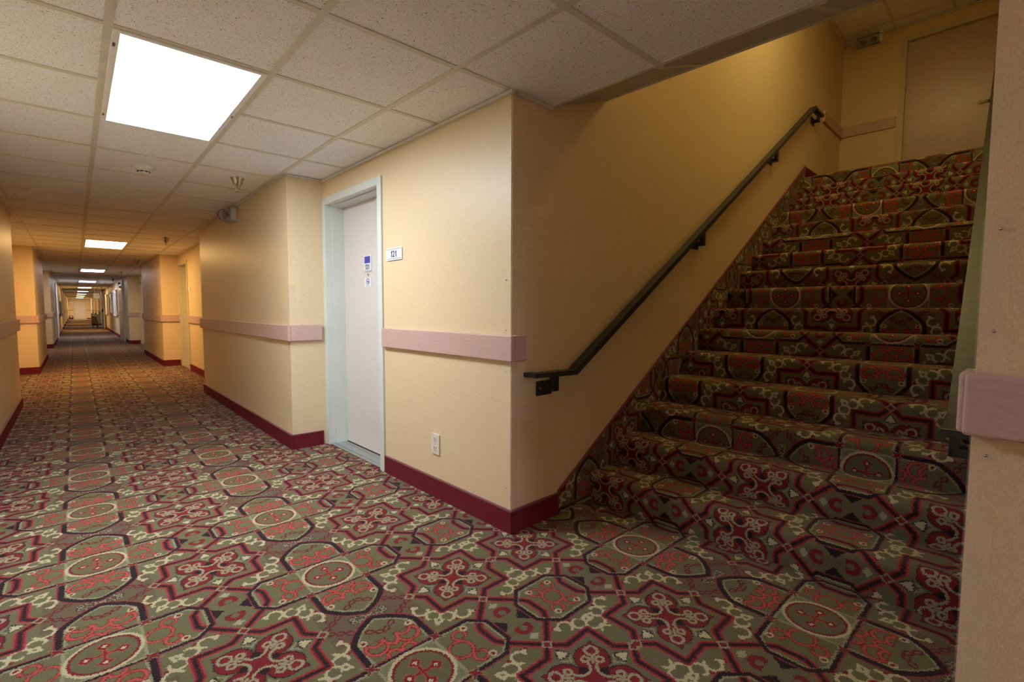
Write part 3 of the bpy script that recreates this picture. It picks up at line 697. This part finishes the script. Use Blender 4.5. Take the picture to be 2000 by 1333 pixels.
def light_panel(y, kind, label, fr=F0, x0=.118, x1=.617, z=ZC, ln=1.06, group='ceiling light panels along the corridor'):
    r=thing('ceiling_light',label,'ceiling light',((x0+x1)/2,y+ln/2,z-.01),fr=fr,group=group)
    w=.022; a,c=x0+.012,x1-.012; y0,y1=y+.006,y+ln-.006; b=MB(fr)
    b.box(a,a+w,y0,y1,z-.010,z-.0006); b.box(c-w,c,y0,y1,z-.010,z-.0006); b.box(a+w,c-w,y0,y0+w,z-.010,z-.0006); b.box(a+w,c-w,y1-w,y1,z-.010,z-.0006)
    b.build('light_frame',TRIMM,r,bevel=.0015)
    b=MB(fr); b.box(a+w,c-w,y0+w,y1-w,z-.006,z-.0006); b.build('diffuser',EM[kind],r)
    for q in ((a+.004,a+.012,y0+.10,y0+.13),(a+.004,a+.012,y1-.13,y1-.10),(c-.012,c-.004,y1-.5,y1-.47)):
        b=MB(fr); b.box(*q,z-.013,z-.0101); b.build('frame_clip',STEEL,r)
    return r
for i,y in enumerate(LY): light_panel(y,kinds[i],labs[i])
light_panel(-4.48,'back','ceiling light panel behind the camera')
EM['stair']=emitter('lamp_diffuser_stair',(1.,.76,.28),S_ST)
light_panel(-1.12,'stair','ceiling light panel high over the stairs, behind the soffit',fr=FS,x0=2.15,x1=2.75,z=ZU,ln=.75,group=None)
# =================================================================== CEILING DEVICES
def smoke(x,y,label):
    r=thing('smoke_detector',label,'smoke detector',(x,y,ZC-.045),group='smoke detectors on the corridor ceiling')
    b=MB(); b.box(x-.066,x+.066,y-.066,y+.066,ZC-.004,ZC-.0006); b.build('mounting_plate',WHITE,r,bevel=.001)
    b=MB(); b.lathe([(.060,-.004),(.058,-.012),(.040,-.022),(.033,-.030),(.031,-.040),(.024,-.046),(0,-.047)],(x,y,ZC),n=32); h=b.build('housing',WHITE,r)
    b=MB()
    for k in range(8):
        t=math.radians(45*k+22); c,s_=math.cos(t),math.sin(t)
        b.add([(x+c*q+s_*w_,y+s_*q-c*w_,ZC-zz) for q in (.026,.0338) for w_ in (-.009,.009) for zz in (.032,.039)],[(0,1,3,2),(4,6,7,5),(0,4,5,1),(2,3,7,6),(0,2,6,4),(1,5,7,3)])
    b.build('vent_slots',DARK,h)
smoke(.372,4.03,'white smoke detector behind the nearest ceiling light'); smoke(.382,10.77,'white smoke detector behind the second ceiling light'); smoke(.38,17.3,'small white smoke detector past the third ceiling light')
def sprink(x,y,label,s=1.):
    r=thing('fire_sprinkler',label,'sprinkler',(x,y,ZC-.1*s),group='chrome sprinklers along the right side of the ceiling')
    b=MB(); b.lathe([(q*s,h*s) for q,h in ((.046,-.0006),(.044,-.004),(.034,-.022),(.029,-.044),(.020,-.052),(.014,-.060))],(x,y,ZC),n=28); b.build('escutcheon',BRASSY,r)
    b=MB(); b.lathe([(q*s,h*s) for q,h in ((.013,-.048),(.013,-.064),(.008,-.066),(.006,-.076),(.0,-.076))],(x,y,ZC),n=16)
    b.tube([(x-.010*s,y,ZC-.062*s),(x-.012*s,y,ZC-.078*s),(x-.003*s,y,ZC-.092*s)],.0022*s,8); b.tube([(x+.010*s,y,ZC-.062*s),(x+.012*s,y,ZC-.078*s),(x+.003*s,y,ZC-.092*s)],.0022*s,8); b.build('sprinkler_head',BRASSY,r)
    b=MB(); b.lathe([(0,-.092*s),(.014*s,-.0925*s),(.015*s,-.0955*s),(0,-.096*s)],(x,y,ZC),n=18); b.build('deflector',BRASSY,r)
for i,(y,lb) in enumerate([(3.93,'chrome sprinkler nearest the camera, above the first wall block'),(7.80,'second sprinkler, beside the orange lit recess'),(11.71,'third sprinkler down the right side of the ceiling'),(15.8,'fourth sprinkler down the right side of the ceiling'),(19.65,'fifth sprinkler down the right side of the ceiling'),(24.2,'sixth sprinkler, above the windows'),(28.3,'seventh sprinkler, tiny with distance'),(36.,'farthest sprinkler, near the hanging sign')]): sprink(.90 if i==0 else .922,y,lb)
# emergency lights
r=thing('emergency_light','grey box with a clear dome high on the first wall block','emergency light',(1.09,5.05,1.79))
b=MB(); b.box(1.068,XR-.0006,4.93,5.17,1.79,1.905); b.build('housing',GREYM,r,bevel=.004)
b=MB(); b.lathe([(.062,0),(.060,.02),(.052,.05),(.038,.075),(.018,.09),(0,.094)],(1.067,5.05,1.846),(-1,0,0),28); b.build('clear_dome',CLEAR,r)
for yy in (5.02,):
    b=MB(); b.lathe([(.010,0),(.034,.028),(.036,.030),(.030,.026),(.008,.006),(.006,.03),(0,.034)],(1.066,yy,1.848),(-1,-.25,-.1),24); b.build('lamp_head',STEEL,r)
r=thing('emergency_light','twin lamp emergency light under the ceiling left of the upstairs door','emergency light',(5.28,-.25,3.95),fr=FS)
b=MB(FS); b.box(5.29,FX-.0006,-.345,-.135,3.945,4.055); b.box(5.235,FX-.0006,-.372,-.3455,3.945,4.062); b.build('housing',IVORY,r,bevel=.003)
b=MB(FS); b.box(5.236,5.289,-.345,-.137,3.948,4.052); b.build('clear_cover',CLEAR,r,bevel=.004)
for y in (-.185,-.290):
    b=MB(FS); b.lathe([(.008,0),(.030,.022),(.032,.024),(.026,.020),(0,.008)],(5.282,y,4.0),(-1,0,-.35),20); b.build('lamp_head',STEEL,r)
b=MB(FS); b.box(5.2335,5.2349,-.362,-.354,4.02,4.035); b.build('test_button',DARK,r)
# =================================================================== FAR CORRIDOR THINGS
r=thing('room_number_sign','tiny white plate on the orange lit recess wall','sign',(9.22,-.003,1.28),fr=FR)
b=MB(FR); b.box(9.14,9.30,-.006,-.0006,1.28,1.345); b.build('plate',SIGNW,r)
r=thing('notice_board','dark blue-black notice board on the left wall','notice board',(26.3,.02,.70),fr=FLW)
b=MB(FLW); b.box(24.8,28.0,.0245,.05,.69,1.26); b.build('board_face',simple('dark_slate',(.03,.045,.06),.3),r,bevel=.004)
b=MB(FLW); b.box(24.7,28.1,.0006,.024,.889,1.28); b.build('board_backing',GREYM,r)
r=thing('hanging_sign','grey overhead sign hanging from the ceiling down the corridor','sign',(.79,30,1.46))
b=MB(); b.box(.675,.90,29.98,30.02,1.47,1.70); b.build('sign_face',simple('sign_grey',(.24,.26,.30),.4),r,bevel=.004)
b=MB(); b.box(.72,.85,29.975,29.979,1.55,1.63); b.build('sign_band',simple('sign_band_grey',(.16,.19,.25),.4),r)
for x in (.72,.855):
    b=MB(); b.tube([(x,30,1.70),(x,30,ZC-.0006)],.005,8); b.build('hanger_rod',GREYM,r)
r=thing('wall_sign','small pale sign high on the end wall left of the end door','sign',(-.22,YE,1.50))
b=MB(); b.box(-.32,-.12,YE-.02,YE-.0006,1.5,1.76); b.build('sign_face',SIGNW,r)
b=MB(); b.box(-.29,-.15,YE-.024,YE-.0205,1.58,1.66); b.build('sign_band',simple('sign_green',(.16,.34,.24),.4),r)
r=thing('framed_panel','dark red framed panel low on the end wall','panel',(-.24,YE,.12))
b=MB(); b.box(-.42,-.13,YE-.04,YE-.013,.12,.32); b.build('frame',simple('dark_red_frame',(.09,.02,.02),.4),r)
b=MB(); b.box(-.37,-.18,YE-.046,YE-.0405,.17,.27); b.build('panel_face',WHITE,r)
# housekeeping cart
r=thing('housekeeping_cart','grey-topped housekeeping cart with bags parked by the right wall','cart',(.80,33.6,0))
BRN=simple('cart_brown',(.22,.12,.07),.5); GRB=simple('cart_grey_blue',(.42,.49,.55),.5); TANB=simple('tan_cloth',(.45,.28,.16),.8)
b=MB(); b.box(.62,.88,33.3,34.0,.09,.60); b.build('cabinet_body',BRN,r,bevel=.01)
b=MB(); b.box(.64,.86,33.29,33.299,.12,.20); b.build('lower_shelf',DARK,r)
b=MB(); b.box(.61,1.00,33.25,34.05,.64,.70); b.build('top_tray',GRB,r,bevel=.012)
b=MB(); b.box(.93,.99,33.3,34.0,.70,.84); b.build('tray_back',GRB,r,bevel=.008)
b=MB(); b.extr([(.80,.635),(1.00,.635),(1.00,.22),(.90,.22)],1,33.26,33.7); b.build('hanging_bag',GRB,r,bevel=.01)
b=MB(); b.lathe([(0,.10),(.055,.11),(.07,.16),(.055,.21),(0,.22)],(.96,33.45,0),n=16); b.build('laundry_bundle',TANB,r)
for x in (.66,.86):
    for y in (33.36,33.94):
        b=MB(); b.lathe([(0,-.012),(.04,-.012),(.045,-.006),(.045,.006),(.04,.012),(0,.012)],(x,y,.0455),(1,0,0),18); b.build('wheel',DARK,r)
for x in (.64,.86):
    b=MB(); b.box(x-.008,x+.008,33.31,33.99,.60,.64); b.build('tray_support',GREYM,r)
r=thing('towel_stack','small white stack of towels on the cart tray','towels',(.66,33.5,.70)); 
for i in range(3):
    b=MB(); b.box(.63,.70,33.35,33.55,.701+.022*i,.721+.022*i); b.build('towel',WHITE,r,bevel=.006)
o=MB(); o.lathe([(0,.70),(.03,.7005),(.03,.74),(.012,.755),(.012,.77),(0,.77)],(.80,33.45,.0006),n=14); tag(o.build('spray_bottle',DARK),'dark bottle standing on the cart tray','bottle')
# =================================================================== CAMERA AND SCENE
fpx=947.2
Rr=(Vector(R_CAM[0]),Vector(R_CAM[1]),Vector(R_CAM[2]))
cam=bpy.data.cameras.new('camera'); co=bpy.data.objects.new('camera',cam); COL.objects.link(co)
cam.sensor_width=36.; cam.lens=fpx/2000*36.; cam.clip_start=.01; cam.clip_end=300
m=Matrix.Identity(4)
for i in range(3): m[i][0]=Rr[0][i]; m[i][1]=Rr[1][i]; m[i][2]=-Rr[2][i]; m[i][3]=(0,0,K)[i]
co.matrix_world=m; sc.camera=co
w=bpy.data.worlds.new('world'); sc.world=w; w.use_nodes=True; w.node_tree.nodes['Background'].inputs[0].default_value=(.5,.45,.4,1); w.node_tree.nodes['Background'].inputs[1].default_value=.02
sc.view_settings.view_transform='Standard'; sc.view_settings.look='None'; sc.view_settings.exposure=EXPO; sc.view_settings.gamma=1; sc.view_settings.use_curve_mapping=False
sc.cycles.use_denoising=True; sc.cycles.max_bounces=8; sc.cycles.diffuse_bounces=6; sc.cycles.adaptive_threshold=.09; sc.cycles.adaptive_min_samples=16; sc.cycles.use_light_tree=False; sc.cycles.transparent_max_bounces=16
sc.cycles.sample_clamp_indirect=8
